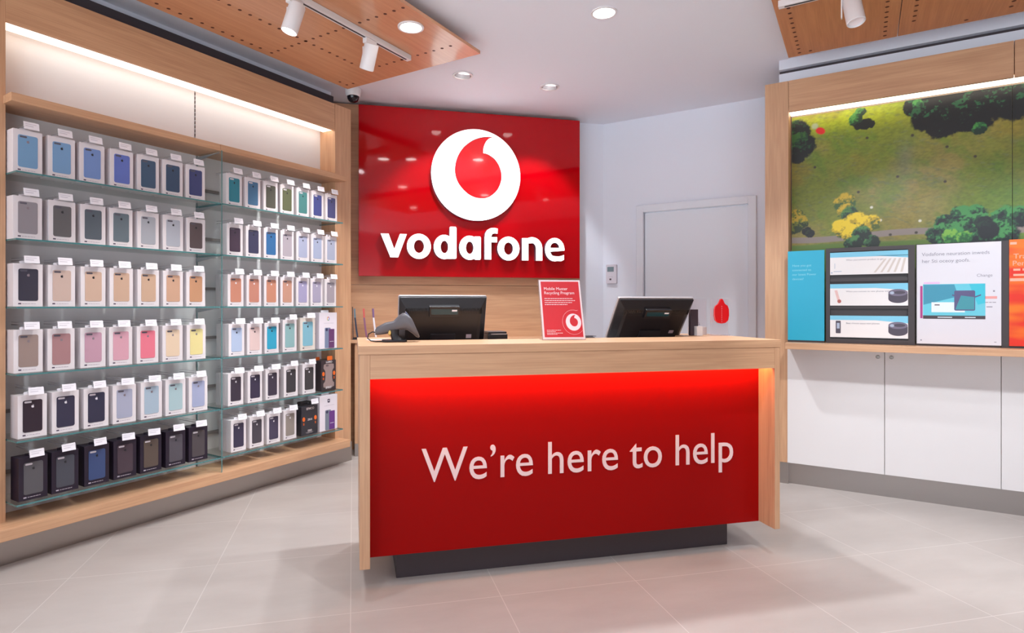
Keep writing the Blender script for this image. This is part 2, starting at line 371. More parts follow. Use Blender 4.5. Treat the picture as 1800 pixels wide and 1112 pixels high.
for r, row in enumerate(NEAR):
    for j, (c, n) in enumerate(row):
        where = '%s from left on near bay\'s %s shelf' % (ORD[j], ROWN[r])
        dark = r == 5
        y = NY[j] + (.018 if r >= 4 else 0) + random.uniform(-.003, .003); rz = random.uniform(-.02, .02)
        pack(j, y, .118, .205, .088, SHZ[r], 3.385, c, '%s phone case in %s box, %s' % (n, 'black' if dark else 'white', where), 'boxed phone cases in the near bay',
             logo='2a2a30' if (r < 3 and j != 0) or dark else ('e8e4ea' if r == 4 and j < 3 else '8a7d84'), cut='cfc8cf' if dark or (r == 4 and j < 3) else '5d5a66',
             box='241a2c' if dark else 'e6dfe2', capt='b8aebc' if dark else '4a3a52', tab='1e1824' if dark else 'e8e4ea', rz=rz)
        hook(y+.006, SHZ[r]+.207+.019, 3.355, 'white price ticket above the %s box from left on near bay\'s %s shelf' % (ORD[j], ROWN[r]), random.uniform(-.25, .1) if r > 3 else 0)
FAR = [
 [('1f7b90','teal'),('3f6d96','steel blue'),('46463c','dark olive'),('545a3c','moss green'),('3a7a7a','sea green'),('343e80','royal blue'),('3a3c70','indigo')],
 [('3c2c40','aubergine'),('2f3050','navy'),('2864a0','bright blue'),('b0a6b2','pale mauve'),('a9b0d0','lavender'),('a5b0d0','light periwinkle'),('aab2cc','silver blue')],
 [('c98068','copper rose'),('c8806c','terracotta pink'),('cb8468','salmon'),('c9907a','rose tan'),('a39cc4','lilac'),('a8a0bc','grey lilac'),('a49aa4','silver mauve')],
 [('afc2e2','baby blue'),('e6c8c4','blush'),('22a0c8','turquoise'),('88b4b8','grey aqua'),('7ab8cc','light aqua')],
 [('2a2030','black'),('28203a','purple black'),('30283a','plum black'),('2c2a30','matt black'),('302c30','plain black')],
 [('2a2440','dark indigo'),('3a3440','dark grey'),('38304a','violet grey'),('8c8078','bronze')]]
FY = [[2.345,2.482,2.620,2.754,2.891,3.026,3.160],[2.350,2.486,2.622,2.756,2.891,3.024,3.156],[2.356,2.490,2.624,2.755,2.889,3.018,3.152],
      [2.362,2.495,2.628,2.777,2.935],[2.356,2.498,2.633,2.787,2.947],[2.376,2.511,2.643,2.779]]
for r, row in enumerate(FAR):
    for j, (c, n) in enumerate(row):
        where = '%s from left on far bay\'s %s shelf' % (ORD[j], ROWN[r])
        w, h = .112, .203; bx = 'e6dfe2'
        if r == 3 and j == 3: w, h = .12, .222
        if r == 3 and j == 4: w, h, bx = .135, .232, 'e0d6cc'
        if r in (4, 5): w = .108
        if r == 4 and j > 2: w, h = .118, .213
        pack(j, FY[r][j], w, h, .04 if r > 1 else .07, SHZ[r], 3.385, c, '%s phone case in %s box, %s' % (n, 'cream' if bx == 'e0d6cc' else 'white', where), 'boxed phone cases in the far bay',
             logo='e8e4ea' if r in (2, 4, 5) else '2c2c34', cut='d0c9d0' if r in (4, 5, 0) else '5d5a66', box=bx, rear=(2 if j == 0 else 1) if r > 1 else 0,
             rlab='white carton standing %s behind the ' + '%s front box on far bay\'s %s shelf' % (ORD[j], ROWN[r]),
             rz=random.uniform(-.02, .02))
        hook(FY[r][j]+.008, SHZ[r]+h+.020, 3.35, 'white price ticket above the %s box from left on far bay\'s %s shelf' % (ORD[j], ROWN[r]), random.uniform(-.2, .05) if r > 2 else 0)
def handset_pack(y, z, w, h, label, cols, ring):
    t = thing('handset_pack', label, 'phone box', FL, (y, 3.385, z+.0005)); part('carton', MB().box(-w/2, w/2, 0, .13, 0, h), mat('ebe3ec', .4), t, .0015)
    part('hang_tab', MB().prism([rrect(-.045, .03, h-.001, h+.018, .005)], .03, .032), mat('e8e4ea', .3), t)
    part('side_mark', MB().prism([ell(0, 0, .007, .007, 12)], 0, .001).move(Matrix.Translation((-w/2-.0006, .05, h*.42)) @ Matrix.Rotation(-pi/2, 4, 'Z')), mat('3a3048'), t)
    p = MB()
    p.prism([rrect(-w*.20, w*.12, .004, h*.58, .008)], -.0018, 0, 0); p.prism([rrect(w*.02, w*.34, .004, h*.54, .004)], -.0026, 0, 1)
    p.prism([ell(-w*.10, h*.525, .011, .011, 14)], -.003, -.001, 2)
    p.box(w*.07, w*.29, -.0032, -.0024, h*.19, h*.20, 3)
    part('phone_picture', p, [mat(cols[0], .3), mat(cols[1], .3), mat('3a3a5c', .3), mat('f2eef4')], t)
    q = MB()
    if ring:
        for k, c in enumerate(range(4)):
            q.prism([ell(0, h*.83, .0115, .0145, 8, k*90+45, k*90+135) + ell(0, h*.83, .0075, .010, 8, k*90+45, k*90+135)[::-1]], -.001, 0, k)
        part('ring_mark', q, [mat('d94a3a'), mat('e8b93a'), mat('3f9a5a'), mat('3f6fd0')], t)
    else:
        q.prism([rrect(-.011, .011, h*.79, h*.89, .004), rrect(-.005, .005, h*.825, h*.865, .002)], -.001, 0, 0); part('emblem', q, mat('3a2f48'), t)
    part('caption', words(MB(), -w*.25, w*.33, h*.70, .003, -.0002, 0, 8), mat('c9bfcc'), t)
    return t
handset_pack(3.129, .91, .172, .268, 'tall white handset box with coloured ring above two phones, far bay fourth shelf right end', ('7f8aa6', '6a3f6e'), True)
handset_pack(3.133, .30, .172, .262, 'tall white handset box with red and violet phone picture, far bay lowest shelf right end', ('7d8594', '6a3a86'), False)
# rugged cases in black packs
def rugged(y, z, w, h, label, kind):
    t = thing('rugged_case_pack', label, 'boxed phone case', FL, (y, 3.385, z+.0005)); BKM = mat('3a3034' if kind else '34323a', .4)
    part('carton', MB().box(-w/2, w/2, 0, .12, 0, h), [BKM], t, .002)
    OR = mat('f0702a', .4); WT = mat('d9d0d2', .4)
    o = MB()
    for sx in (-1, 1):
        o.prism([ell(sx*w*.36, h*.56, .0115, .016, 16)], -.0022, 0, 0)
        for k in range(3): o.box(sx*w*.36-.005, sx*w*.36+.005, -.0022, 0, h*.56-.030-.006*k, h*.56-.027-.006*k, 0)
    part('orange_marks', o, OR, t)
    if kind:
        c = []
        pr = [(.20,.95),(.33,.93),(.35,.80),(.24,.70),(.22,.50),(.26,.32),(.36,.26),(.36,.14),(.2,.1)]
        c = [(-a*w, b*h*.93) for a, b in pr[::-1]]; c = [(-a*w, b*h*.93) for a, b in pr] + [(a*w, b*h*.93) for a, b in pr[::-1]]
        part('case_window', MB().prism([c], -.0018, 0).prism([rrect(-w*.2, -w*.02, h*.8, h*.86, .005)], -.0026, -.001, 1), [mat('9a8683', .35), mat('6c5c60')], t)
        part('hang_tab', MB().prism([rrect(-.01, .04, h, h+.03, .004)], .004, .007).prism([rrect(-.06, -.025, h, h+.024, .004)], .07, .073), OR, t)
        part('top_lettering', text(MB(), 'LUMO', -.028, h*.915, .02, -.001, xs=1.1, off=.0006), WT, t)
        part('bottom_lettering', text(MB(), 'SPIRIT', -.032, h*.07, .022, -.003, off=.0006), WT, t)
    else:
        part('hang_tab', MB().prism([rrect(-.06, .05, h-.001, h+.032, .008), rrect(-.03, .02, h+.01, h+.02, .004)], .03, .034).prism([rrect(-.05, .045, h-.001, h+.028, .008)], .07, .074), mat('1b181c'), t)
        part('top_lettering', text(MB(), 'EFMCO', -.030, h*.87, .022, -.001, off=.0005), WT, t)
        part('middle_lettering', text(MB(), 'ZEUS', -.018, h*.50, .018, -.001, off=.0004), WT, t)
        part('bottom_lettering', text(MB(), 'D3O', -.017, h*.12, .018, -.001, off=.0008).box(-.035, .033, -.001, 0, h*.09, h*.095).box(-.028, .026, -.001, 0, h*.065, h*.07), WT, t)
rugged(3.133, .597, .145, .225, 'black rugged case box with orange tab, far bay fifth shelf right end', 1)
rugged(2.952, .30, .148, .208, 'black rugged case box with orange dots, far bay lowest shelf beside white handset box', 0)
hook(2.975, .30+.208+.034, 3.35, 'white price ticket above the black rugged case box on far bay\'s lowest shelf')

# ------------------------------------------------------------------ sign wall (45 degree frame: x = u, y = v)
cl = thing('wall_cladding', 'oak panelling on the corner wall behind the red sign', 'wall panelling', FD, (1.0, 5.28, 0))
part('board', MB().box(-.33, 2.065, 5.235, 5.324, 1.412, 2.955), M_WX, cl, .0015, fc=True)
part('board', MB().box(-.33, 2.065, 5.235, 5.324, .0, 1.409), M_WX, cl, .0015, fc=True)
bb = thing('back_bench', 'low oak bench along the corner wall behind the service counter', 'bench', FD, (.9, 5.1, 0))
part('bench_top', MB().box(-.1, 1.9, 4.96, 5.234, .925, .95), M_WX, bb, .0015, fc=True)
part('cabinet_front', MB().box(.012, 1.9, 4.975, 5.234, .105, .925), M_WZ, bb, .0015, fc=True)
part('kick_plate', MB().box(.012, 1.9, 4.985, 5.2, 0, .105), M_METAL, bb, fc=True)

sg = thing('wall_sign', 'large red gloss wall sign with glowing white ring emblem and white lettering', 'sign', FD, (1.04, 5.2, 1.48))
part('sign_panel', MB().box(.045, 2.035, 5.162, 5.234, 1.482, 2.935), M_RED, sg, .002, fc=True)
V0, V1 = 5.107, 5.1625
SIDE = mat('80506a', .35, name='letter_return')
def disp(px, pz): return (1.052+px*.398, 2.374+pz*.400)
drop = [(745,115),(700,112),(640,118),(580,132),(520,157),(460,197),(402,250),(355,320),(325,390),(310,460),(308,530),(323,600),(355,665),(402,722),(460,770),(530,802),(600,810),(670,800),(730,765),(785,710),(820,640),(836,560),(828,490),(800,420),(755,360),(700,322),(660,305),(625,300),(627,255),(640,205),(665,160),(700,128)]
def unit(p): return ((p[0]-549)/502, -(p[1]-550)/512)
def smooth_loop(l, keep=(0, 27)):
    out = []
    for i in range(len(l)):
        p0, p1, p2, p3 = (Vector(l[(i+k) % len(l)]) for k in (-1, 0, 1, 2))
        if i in keep: p0 = p1
        if (i+1) % len(l) in keep: p3 = p2
        for t in (0, .33, .66): 
            out.append(tuple(.5*((2*p1)+(-p0+p2)*t+(2*p0-5*p1+4*p2-p3)*t*t+(-p0+3*p1-3*p2+p3)*t**3)))
    return out
dl = smooth_loop([disp(*unit(p)) for p in drop])
ringo = ell(1.052, 2.374, .398, .400, 96)
em = part('ring_emblem', MB().prism([ringo, dl[::-1]], V0, V1, 0, 1), [M_WHT_EM, SIDE], sg, fc=True, label='glowing white ring')
shr = [(1.052+(p[0]-1.06)*.0+(p[0]-1.052), p[1]) for p in dl]
cx = sum(p[0] for p in dl)/len(dl); cz = sum(p[1] for p in dl)/len(dl)
part('droplet', MB().prism([[(cx+(p[0]-cx)*.985, cz+(p[1]-cz)*.985) for p in dl]], V0+.004, V1, 0), mat('e8101c', .12, coat=.8, emit=.35, name='droplet_red'), sg, fc=True, label='red droplet inside the ring')
def outline_rim(o):
    pass
# letters: u0,u1 and z extents measured on the sign
def LZ(u): return 1.632
def ring_l(u0, u1, z0, z1, t, tz=None):
    tz = tz or t*.86
    return [ell((u0+u1)/2, (z0+z1)/2, (u1-u0)/2, (z1-z0)/2, 44), ell((u0+u1)/2, (z0+z1)/2, (u1-u0)/2-t, (z1-z0)/2-tz, 44)[::-1]]
def letter(shapes):
    mb = MB()
    for k, s_ in enumerate(shapes): mb.prism(s_, V0-.0001*k, V1, 0, 1)
    part('letter', mb, [M_WHT_EM, SIDE], sg, fc=True)
T = .060
letter([[[(.226,1.84),(.292,1.84),(.340,1.710),(.388,1.84),(.446,1.84),(.372,1.640),(.308,1.640)]]])
letter([ring_l(.446,.652,1.630,1.846,T)])
letter([ring_l(.676,.862,1.632,1.843,T), [rrect(.814,.874,1.636,1.915,.012)], [[(.76,1.635),(.83,1.635),(.83,1.69),(.76,1.68)]], ])
letter([ring_l(.898,1.085,1.630,1.841,T), [rrect(1.031,1.091,1.632,1.836,.012)]])
fs = [(1.125,1.636),(1.125,1.83),(1.130,1.866),(1.148,1.895),(1.178,1.912),(1.212,1.916),(1.244,1.910),(1.242,1.866),(1.215,1.868),(1.196,1.862),(1.187,1.845),(1.185,1.835),(1.238,1.835),(1.238,1.788),(1.185,1.788),(1.185,1.636)]
letter([[fs]])
letter([ring_l(1.241,1.443,1.630,1.842,T)])
ns = [(1.466,1.634),(1.466,1.832)] + ell(1.561,1.745,.095,.098,14,115,0) + [(1.656,1.634),(1.596,1.634),(1.596,1.74)] + ell(1.561,1.742,.035,.048,10,0,100) + [(1.526,1.786),(1.526,1.634)]
letter([[ns]])
ec = (1.774, 1.736)
es_ = ell(*ec, .093, .106, 40, -8, 300) + [(1.862,1.645),(1.862,1.688)] + ell(ec[0], ec[1], .045, .06, 24, 290, 190)
es_ = ell(*ec, .093, .106, 34, -4, 285) + [(1.835,1.632),(1.862,1.646),(1.862,1.690),(1.835,1.680),(1.805,1.675)] + ell(1.772,1.722,.040,.046,10,250,185) + [(1.732,1.716)]
hole = [(1.730,1.752)] + ell(1.774,1.756,.041,.042,12,175,5) + [(1.816,1.752)]
letter([[es_, hole[::-1]]])

# ------------------------------------------------------------------ service counter
ct = thing('service_counter', 'oak service counter with red front panel and white slogan lettering', 'counter', FD, (1.03, 2.85, 0))
top = [(.020,2.51),(2.035,2.51),(2.035,3.19),(1.76,3.19),(1.76,2.87),(.19,2.87),(.19,3.19),(.020,3.19)]
tm = MB().prism([top], 0, .037); tm.v = [(p[0], p[2], 1.064-p[1]) for p in tm.v]
part('counter_top', tm, M_WX, ct, .0015, fc=True)
part('fascia', MB().box(.0682, 2.0018, 2.513, 2.534, .925, 1.0268), M_WX, ct, .0012, fc=True)
for a, b in ((.026, .068), (2.002, 2.031)): part('side_panel', MB().box(a, b, 2.512, 3.18, .14, 1.0268), M_WZ, ct, .0015, fc=True)
fp = part('front_panel', MB().box(.069, 2.001, 2.63, 2.65, .14, 1.02), mat('980b0a', .35, spec=.08, coat=0, name='red_front_panel'), ct, fc=True, label='glossy red front panel')
part('carcass', MB().box(.069, 2.001, 2.651, 3.17, .142, .86), M_LAM, ct, fc=True)
part('upstand', MB().box(.19, 1.76, 2.84, 2.86, .86, 1.026), M_WX, ct, fc=True)
part('plinth', MB().box(.19, 1.88, 2.715, 3.10, 0, .14), mat('443a3e', .45, name='dark_plinth'), ct, .002, fc=True)
part('light_strip', MB().box(.10, 1.985, 2.535, 2.548, .935, .985), mat('ffb870', .5, emit=20, name='counter_led'), ct, fc=True, label='warm light strip hidden under the fascia')
lt = text(MB(), 'We’re here to help', 0, 0, .2165, 0, .003, 1)
xs0, xs1 = min(p[0] for p in lt.v), max(p[0] for p in lt.v)
k = (1.853-.294)/(xs1-xs0)
lt.v = [(.294+(p[0]-xs0)*k, 2.6285+p[1], .450+p[2]) for p in lt.v]
part('slogan', lt, mat('ecd2d2', .45, name='white_vinyl'), fp, fc=True, label='white slogan lettering')

# ------------------------------------------------------------------ things on the counter
def monitor(u, v, label, tilt, dz=0):
    t = thing('point_of_sale_monitor', label, 'monitor', FD, (u, v, .861))
    part('stand_base', MB().prism([rrect(-.11, .11, -.09, .09, .02)], 0, .016).move(Matrix.Rotation(-pi/2, 4, 'X')), M_BLACK, t, .002)
    H = .30; W = .436
    R = Matrix.Translation((0, .02, .105+dz)) @ Matrix.Rotation(radians(tilt), 4, 'X')
    shell = MB(); 
    def rg(x, z0, z1, y): return [(x*-1, y, z0), (x, y, z0), (x, y, z1), (-x, y, z1)]
    shell.loft([rg(W/2, 0, H, .0), rg(W/2, 0, H, -.012), rg(W/2-.03, .012, H-.045, -.040), rg(W/2-.045, .02, H-.06, -.044)])
    part('back_shell', shell.move(R), M_BLACK, t, .002)
    fr = MB().prism([rrect(-W/2-.004, W/2+.004, -.004, H+.005, .008)], 0, .014)
    b = part('bezel', fr.move(R), mat('b9b3b6', .35, metal=.3), t, .002, label='silver rim')
    part('screen', MB().prism([rrect(-W/2+.015, W/2-.015, .02, H-.015, .003)], .0141, .016).move(R), mat('0d0d12', .12), t)
    for sgn in (-1, 1):
        vt = MB()
        for k in range(46):
            x = -.19+k*.38/45
            if x*sgn > .082: vt.box(x-.0012, x+.0012, -.0445, -.033, H-.075, H-.047)
        part('vent_slots', vt.move(R), mat('050507', .6), t)
    rd = part('rear_display', MB().box(-.075, .075, -.062, -.03, H-.088, H-.032).move(R), M_BLACK, t, .002, label='small rear customer display')
    part('display_glass', MB().box(-.066, .066, -.0628, -.0621, H-.072, H-.044, 0).box(.036, .062, -.0634, -.0628, H-.056, H-.047, 1).move(R), [mat('1d4048', .08), mat('dcdce4', .4)], rd, label='display glass with painted teal glare')  # teal glare is put into the glass colour
    part('sticker', MB().box(.118, .145, -.0455, -.0442, .095, .115).move(R), mat('b9a9b2', .4), t)
    part('mount_plate', MB().box(-.062, .062, -.052, -.044, .03, .12).move(R), mat('232026', .4), t, .002)
    part('neck', MB().tube([(0, .0, .015), (0, -.02, .08), (0, -.02, .155)], [.035, .03, .026], 14), M_BLACK, t, smooth=True)
    return t
monitor(.438, 3.02, 'black point of sale monitor seen from behind, left of the red leaflet stand', 19, .025)
m2 = monitor(1.592, 3.08, 'black point of sale monitor leaning back, on the right half of the counter', 37, .062)
pr = thing('receipt_printer', 'small black receipt printer right of the left monitor', 'printer', FD, (.722, 3.03, .861))
part('body', MB().box(-.052, .052, -.07, .07, 0, .225), M_BLACK, pr, .006); part('lid', MB().box(-.048, .048, -.066, .06, .2255, .236), mat('2a272c', .3), pr, .003)
part('paper_slot', MB().box(-.036, .046, -.0712, -.07, .222, .2255), mat('c9b9b6'), pr); part('trim_line', MB().box(-.04, .046, -.0712, -.07, .185, .188), mat('6b6166'), pr)
cp = thing('card_reader', 'small black card reader lying between leaflet stand and right monitor', 'card reader', FD, (1.235, 2.98, .861))
part('body', MB().loft([[(-.035,-.06,0),(.035,-.06,0),(.035,.06,0),(-.035,.06,0)], [(-.032,-.055,.19),(.032,-.055,.19),(.032,.055,.205),(-.032,.055,.205)]]), M_BLACK, cp, .004)
part('keypad', MB().box(-.022, .022, -.03, .03, .2065, .2085), mat('2e2c33', .5), cp)

# red leaflet stand
ls = thing('leaflet_stand', 'clear acrylic stand holding a red recycling leaflet on the counter front', 'sign holder', FD, (.991, 2.715, 1.065), radians(-5))
LT = Matrix.Rotation(radians(-19), 4, 'X') @ Matrix.Diagonal((1, 1, 1.045, 1))
part('holder', MB().box(-.108, .108, -.004, .004, 0, .296).move(LT).box(-.108, .108, 0, .07, 0, .003), M_ACR, ls)
part('leaflet', MB().box(-.1045, .1045, -.0052, -.0042, .002, .294).move(LT), mat('ead7da', .4), ls)
lf = MB().box(-.096, .096, -.0058, -.0052, .012, .286, 0)
text(lf, 'Mobile Muster', -.083, .243, .0205, -.0062, m=1); text(lf, 'Recycling Program', -.083, .222, .0205, -.0062, m=1)
for q, (a, z) in enumerate(((.062, .199), (.070, .189), (.054, .179), (.030, .169))): words(lf, -.083, a, z, .0028, -.0060, 1, q)
for q, (a, z) in enumerate(((-.01, .044), (-.04, .037), (-.006, .030), (-.03, .024))): words(lf, -.083, a, z, .0022, -.0060, 1, q+9)
def lp(p): x, z = unit(p); return (.053+x*.0385, .084+z*.0415)
lf.prism([ell(.053, .084, .0385, .0415, 48), [lp(p) for p in drop][::-1]], -.0064, -.0058, 1)
arc = ell(.053, .084, .0555, .060, 50, 70, 318); arc2 = ell(.053, .084, .0548, .0592, 50, 70, 318)
lf.prism([arc + arc2[::-1]], -.0062, -.0058, 1)
lf.prism([[(.0715,.140),(.082,.1425),(.072,.1415)], ], -.0062, -.0058, 1)
part('red_print', lf.move(LT), [mat('d02a35', .4), mat('f2dfe2', .5)], ls, label='red leaflet print with white emblem and lettering')

# barcode scanner on stand
bs = thing('barcode_scanner', 'dark grey handheld barcode scanner resting in its stand at the counter\'s left end', 'scanner', FD, (.19, 2.765, 1.0645))
GR = mat('5a575c', .4); 
def roundsec(c, ax, ay, hw, hh, n=16, e=.6):
    out = []
    for k in range(n):
        t = 2*pi*k/n; cx_, sx_ = cos(t), sin(t)
        out.append(Vector(c) + Vector(ax)*hw*math.copysign(abs(cx_)**e, cx_) + Vector(ay)*hh*math.copysign(abs(sx_)**e, sx_))
    return out
part('stand_base', MB().prism([rrect(-.062, .05, -.045, .045, .016)], 0, .010).move(Matrix.Rotation(-pi/2, 4, 'X') @ Matrix.Scale(-1, 4, (0,0,1)) @ Matrix.Identity(4)).move(Matrix.Translation((0,0,.0))), mat('1a1c24', .3), bs, .003)
zmin = min(v.co.z for v in bs.children[0].data.vertices); bs.children[0].location.z = -zmin
part('stand_post', MB().loft([roundsec((.012, 0, .010), (1,0,0), (0,1,0), .03, .032), roundsec((-.004, 0, .03), (1,0,0), (0,1,0), .02, .024), roundsec((-.01, 0, .055), (1,0,0), (0,1,0), .026, .026)]), M_BLACK, bs, smooth=True)
d = Vector((.75, -.1, .66)).normalized(); sd = Vector((0,1,0)); up_ = d.cross(sd).normalized()
# body runs from the handle (left) up to the flared head (right)
ax1 = Vector((-.35, 0, .94)).normalized()
rings = [roundsec((-.092,0,.044), (0,1,0), (0,0,1), .014, .012), roundsec((-.080,0,.050), (0,1,0), (-.3,0,.95), .019, .019), roundsec((-.045,0,.062), (0,1,0), (-.1,0,1), .022, .026),
         roundsec((-.012,0,.070), (0,1,0), (.1,0,1), .022, .026), roundsec((.012,0,.080), (0,1,0), (-.5,0,.85), .023, .028), roundsec((.036,0,.088), (0,1,0), (-.45,0,.88), .028, .040),
         roundsec((.056,0,.084), (0,1,0), (-.42,0,.90), .035, .054), roundsec((.070,0,.076), (0,1,0), (-.40,0,.92), .039, .060), roundsec((.084,0,.068), (0,1,0), (-.40,0,.92), .039, .056), roundsec((.090,0,.065), (0,1,0), (-.40,0,.92), .034, .047)]
part('scanner_body', MB().loft(rings), GR, bs, smooth=True)
part('scan_window', MB().loft([roundsec((.0905,0,.065), (0,1,0), (-.40,0,.92), .029, .041), roundsec((.0925,0,.064), (0,1,0), (-.40,0,.92), .028, .040)]), mat('15151c', .08), bs, smooth=True)
part('head_highlight', MB().loft([roundsec((.044,-.002,.135), (0,1,0), (.3,0,1), .020, .005, 12), roundsec((.062,-.002,.112), (0,1,0), (.3,0,1), .024, .006, 12)]), mat('6b7088', .25), bs, smooth=True, label='blue grey cap on the scanner head')  # separate blue grey cap piece over the head
part('trigger', MB().loft([roundsec((-.028,-.012,.040), (1,0,0), (0,0,1), .007, .012, 12, 1), roundsec((-.028,-.026,.043), (1,0,0), (0,0,1), .005, .011, 12, 1)]), mat('d8b460', .35), bs, smooth=True, label='yellow trigger')
part('cable', MB().tube([(-.09,0,.044), (-.105,.0,.046), (-.122,.0,.036), (-.126,-.005,.018), (-.112,-.012,.006), (-.09,-.012,.003), (-.05,-.01,.003)], .0028, 8), M_BLACK, bs, smooth=True)
pp = solo('paper_sheet', MB().box(-.06, .05, -.035, .035, 0, .001), mat('efe6f2', .5), FD, (.125, 2.95, 1.0645), 'white paper sheet lying behind the barcode scanner', 'paper', rz=.2)

# leaflets in the wire holder on back bench
lh = thing('leaflet_holder', 'small black wire leaflet holder on the back bench behind the scanner', 'leaflet holder', FD, (.08, 5.08, .951))
part('wire_frame', MB().tube([(-.085,-.05,.27), (-.080,-.05,.01), (.085,-.05,.01), (.085,.04,.01), (-.08,.04,.01), (-.08,-.05,.01)], .004, 6).box(-.085, .088, -.055, .045, 0, .004), mat('3c4048', .4), lh)
for k, (x, c, c2, lb) in enumerate(((-.072, '6f8c9c', '2c3a50', 'grey blue leaflet at left of the wire holder'), (.002, 'd4605a', '8c5a78', 'red leaflet in the middle of the wire holder'), (.078, '7a5a86', 'e6e2ea', 'purple and white leaflet at right of the wire holder'))):
    lfm = MB().loft([[(x+a, -.045+bq, z) for a, bq in ((0,0),(.014,.0),(.014,.07),(0,.07))] for x, z in ((x+.022, .006), (x+.010, .09), (x, .18), (x-.004, .255))])
    for i in range(len(lfm.m)): lfm.m[i] = 0 if i > 7 else 1
    o = solo('leaflet', lfm, [mat(c, .4), mat(c2, .4)], FD, (.08, 5.08, .951), lb, 'leaflet', 'leaflets in the wire holder')

# acrylic pieces on the right wing
aw = thing('acrylic_award', 'clear acrylic block with bright red vase shaped emblem at counter\'s right end', 'award', FD, (1.985, 2.925, 1.0645), radians(-12))
part('block', MB().box(-.052, .042, 0, .02, 0, .205), M_ACR, aw, .002); part('foot', MB().box(-.055, .048, -.012, .035, 0, .006), M_ACR, aw)
vp = [(0,.205),(.008,.200),(.013,.188),(.019,.176),(.034,.165),(.041,.146),(.042,.112),(.037,.085),(.022,.070),(0,.066)]
part('emblem', MB().prism([[(p[0], p[1]) for p in vp] + [(-p[0], p[1]) for p in vp[::-1][1:-1]]], -.014, 0), mat('c8040c', .2, coat=.5), aw, .003, label='red vase shaped emblem')
dots = MB()
for k in range(9): dots.box(-.0012, .0012, -.0146, -.014, .062+.012*k, .068+.012*k)
for cxx in (-.052, -.062):
    for k in range(7): dots.prism([ell(cxx+.006, .08+.011*k, .002, .003, 8)], -.002, -.0005)
part('dot_print', dots, mat('c98890'), aw)
aw2 = thing('acrylic_award', 'clear acrylic block with faint grey print beside the red emblem block', 'award', FD, (1.903, 3.03, 1.0645), radians(-12))
part('block', MB().box(-.045, .055, 0, .02, 0, .205), M_ACR, aw2, .002); part('foot', MB().box(-.045, .055, -.005, .02, 0, .045), mat('d8cfd0', .3), aw2, label='frosted lower band')
gp = MB()
for k in range(5): gp.box(-.022+.004*k, .018-.003*k, -.0012, -.0004, .055+.011*k, .062+.011*k)
part('grey_print', gp, mat('a29ca8'), aw2)
aw3 = thing('display_block', 'dark slim upright block on white foot behind the clear awards', 'award', FD, (1.856, 2.97, 1.0645))
part('block', MB().box(-.03, .018, 0, .02, 0, .145), mat('3c3038', .4), aw3, .002); part('foot', MB().box(-.008, .026, -.03, -.001, 0, .052), mat('e2dcdc', .4), aw3, label='white foot')

# door entry reader on the white wall
it = thing('wall_thermostat', 'small white wall control with grey screen left of the door', 'thermostat', FR, (-2.02, 5.42, 1.53))
part('housing', MB().prism([rrect(-.052, .052, -.09, .09, .008)], -.03, 0), mat('d6d0da', .4), it, .003); part('screen', MB().box(-.038, .026, -.0315, -.03, .022, .068), mat('74868e', .15), it)
part('button', MB().box(-.016, .002, -.032, -.03, -.058, -.042), mat('5a4a52'), it); part('label_line', MB().box(-.022, .018, -.031, -.03, -.03, -.026), mat('b7b0b8'), it)

# ------------------------------------------------------------------ right fixture (frame = world)
ru = thing('display_fixture', 'oak wall fixture with lit header around the green park mural', 'display unit', FR, (.7, 4.7, 0))
part('pillar', MB().box(-.58, -.432, 4.58, 5.41, .0, 2.785), M_WZ, ru, .002, fc=True)
part('header', MB().box(-.43, .758, 4.58, 4.60, 2.57, 2.785), M_WX, ru, .001, fc=True); part('header', MB().box(.762, 2.4, 4.58, 4.60, 2.57, 2.785), M_WX, ru, .001, fc=True)
part('header_soffit', MB().box(-.43, 2.4, 4.60, 4.80, 2.59, 2.605), M_WX, ru, fc=True)
part('light_strip', MB().box(-.428, 2.4, 4.602, 4.72, 2.574, 2.59), M_LED, ru, fc=True, label='glowing warm white light strip under the header')
part('backing', MB().box(-.43, 2.4, 4.755, 4.80, .14, 2.59), mat('c9b7a4', .5), ru, fc=True)
struct('trim_3', MB().box(-.50, 3.5, 4.67, 4.80, 2.79, 2.872).box(-.50, 3.5, 4.67, 4.80, 2.902, CZ), M_WHITE)
struct('shade_strip_4', MB().box(-.50, 3.5, 4.71, 4.79, 2.873, 2.901), M_SHADE_SLOT)  # dark strip painted as the shade inside the gap
part('kick_plate', MB().box(-.43, 2.4, 4.597, 4.61, 0, .145), M_METAL, ru, fc=True)
part('pillar_foot', MB().box(-.583, -.430, 4.574, 4.60, 0, .145), M_METAL, ru, fc=True)
bt = solo('bench_top', MB().box(0, 2.8, -.22, .185, -.02, .02), M_WX, FR, (-.43, 4.57, .965), 'long oak bench top above the white cupboards', 'worktop', bevel=.002)
for k, (a, b) in enumerate(((-.437, .1225), (.1255, .6975), (.7005, 1.28), (1.283, 1.86), (1.863, 2.398))):
    cb = thing('cupboard', ('white cupboard nearest the counter, lock at its right corner', 'white cupboard in the middle, lock at its top left corner', 'white cupboard at the right edge of the photo', 'white cupboard standing under the orange red poster', 'white cupboard at the far right end of the bench')[k], 'cupboard', FR, ((a+b)/2, 4.6, .145), 0, 'white cupboards under the bench')
    a_, b_ = a-(a+b)/2, b-(a+b)/2
    part('body', MB().box(a_+.004, b_-.004, -.010, .15, .005, .795), mat('8a7f80', .6), cb)
    dr = part('door', MB().box(a_, b_, -.03, -.011, .002, .798), M_LAM, cb, .001)
    if k < 2:
        lx = b_-.035 if k == 0 else a_+.035
        part('lock', MB().lathe([(.0, .006), (.006, .006), (.011, .005), (.012, 0)], 16, M=Matrix.Translation((lx, -.03, .755)) @ Matrix.Rotation(pi/2, 4, 'X')), mat('8c8680', .3, metal=.9), dr, smooth=True)
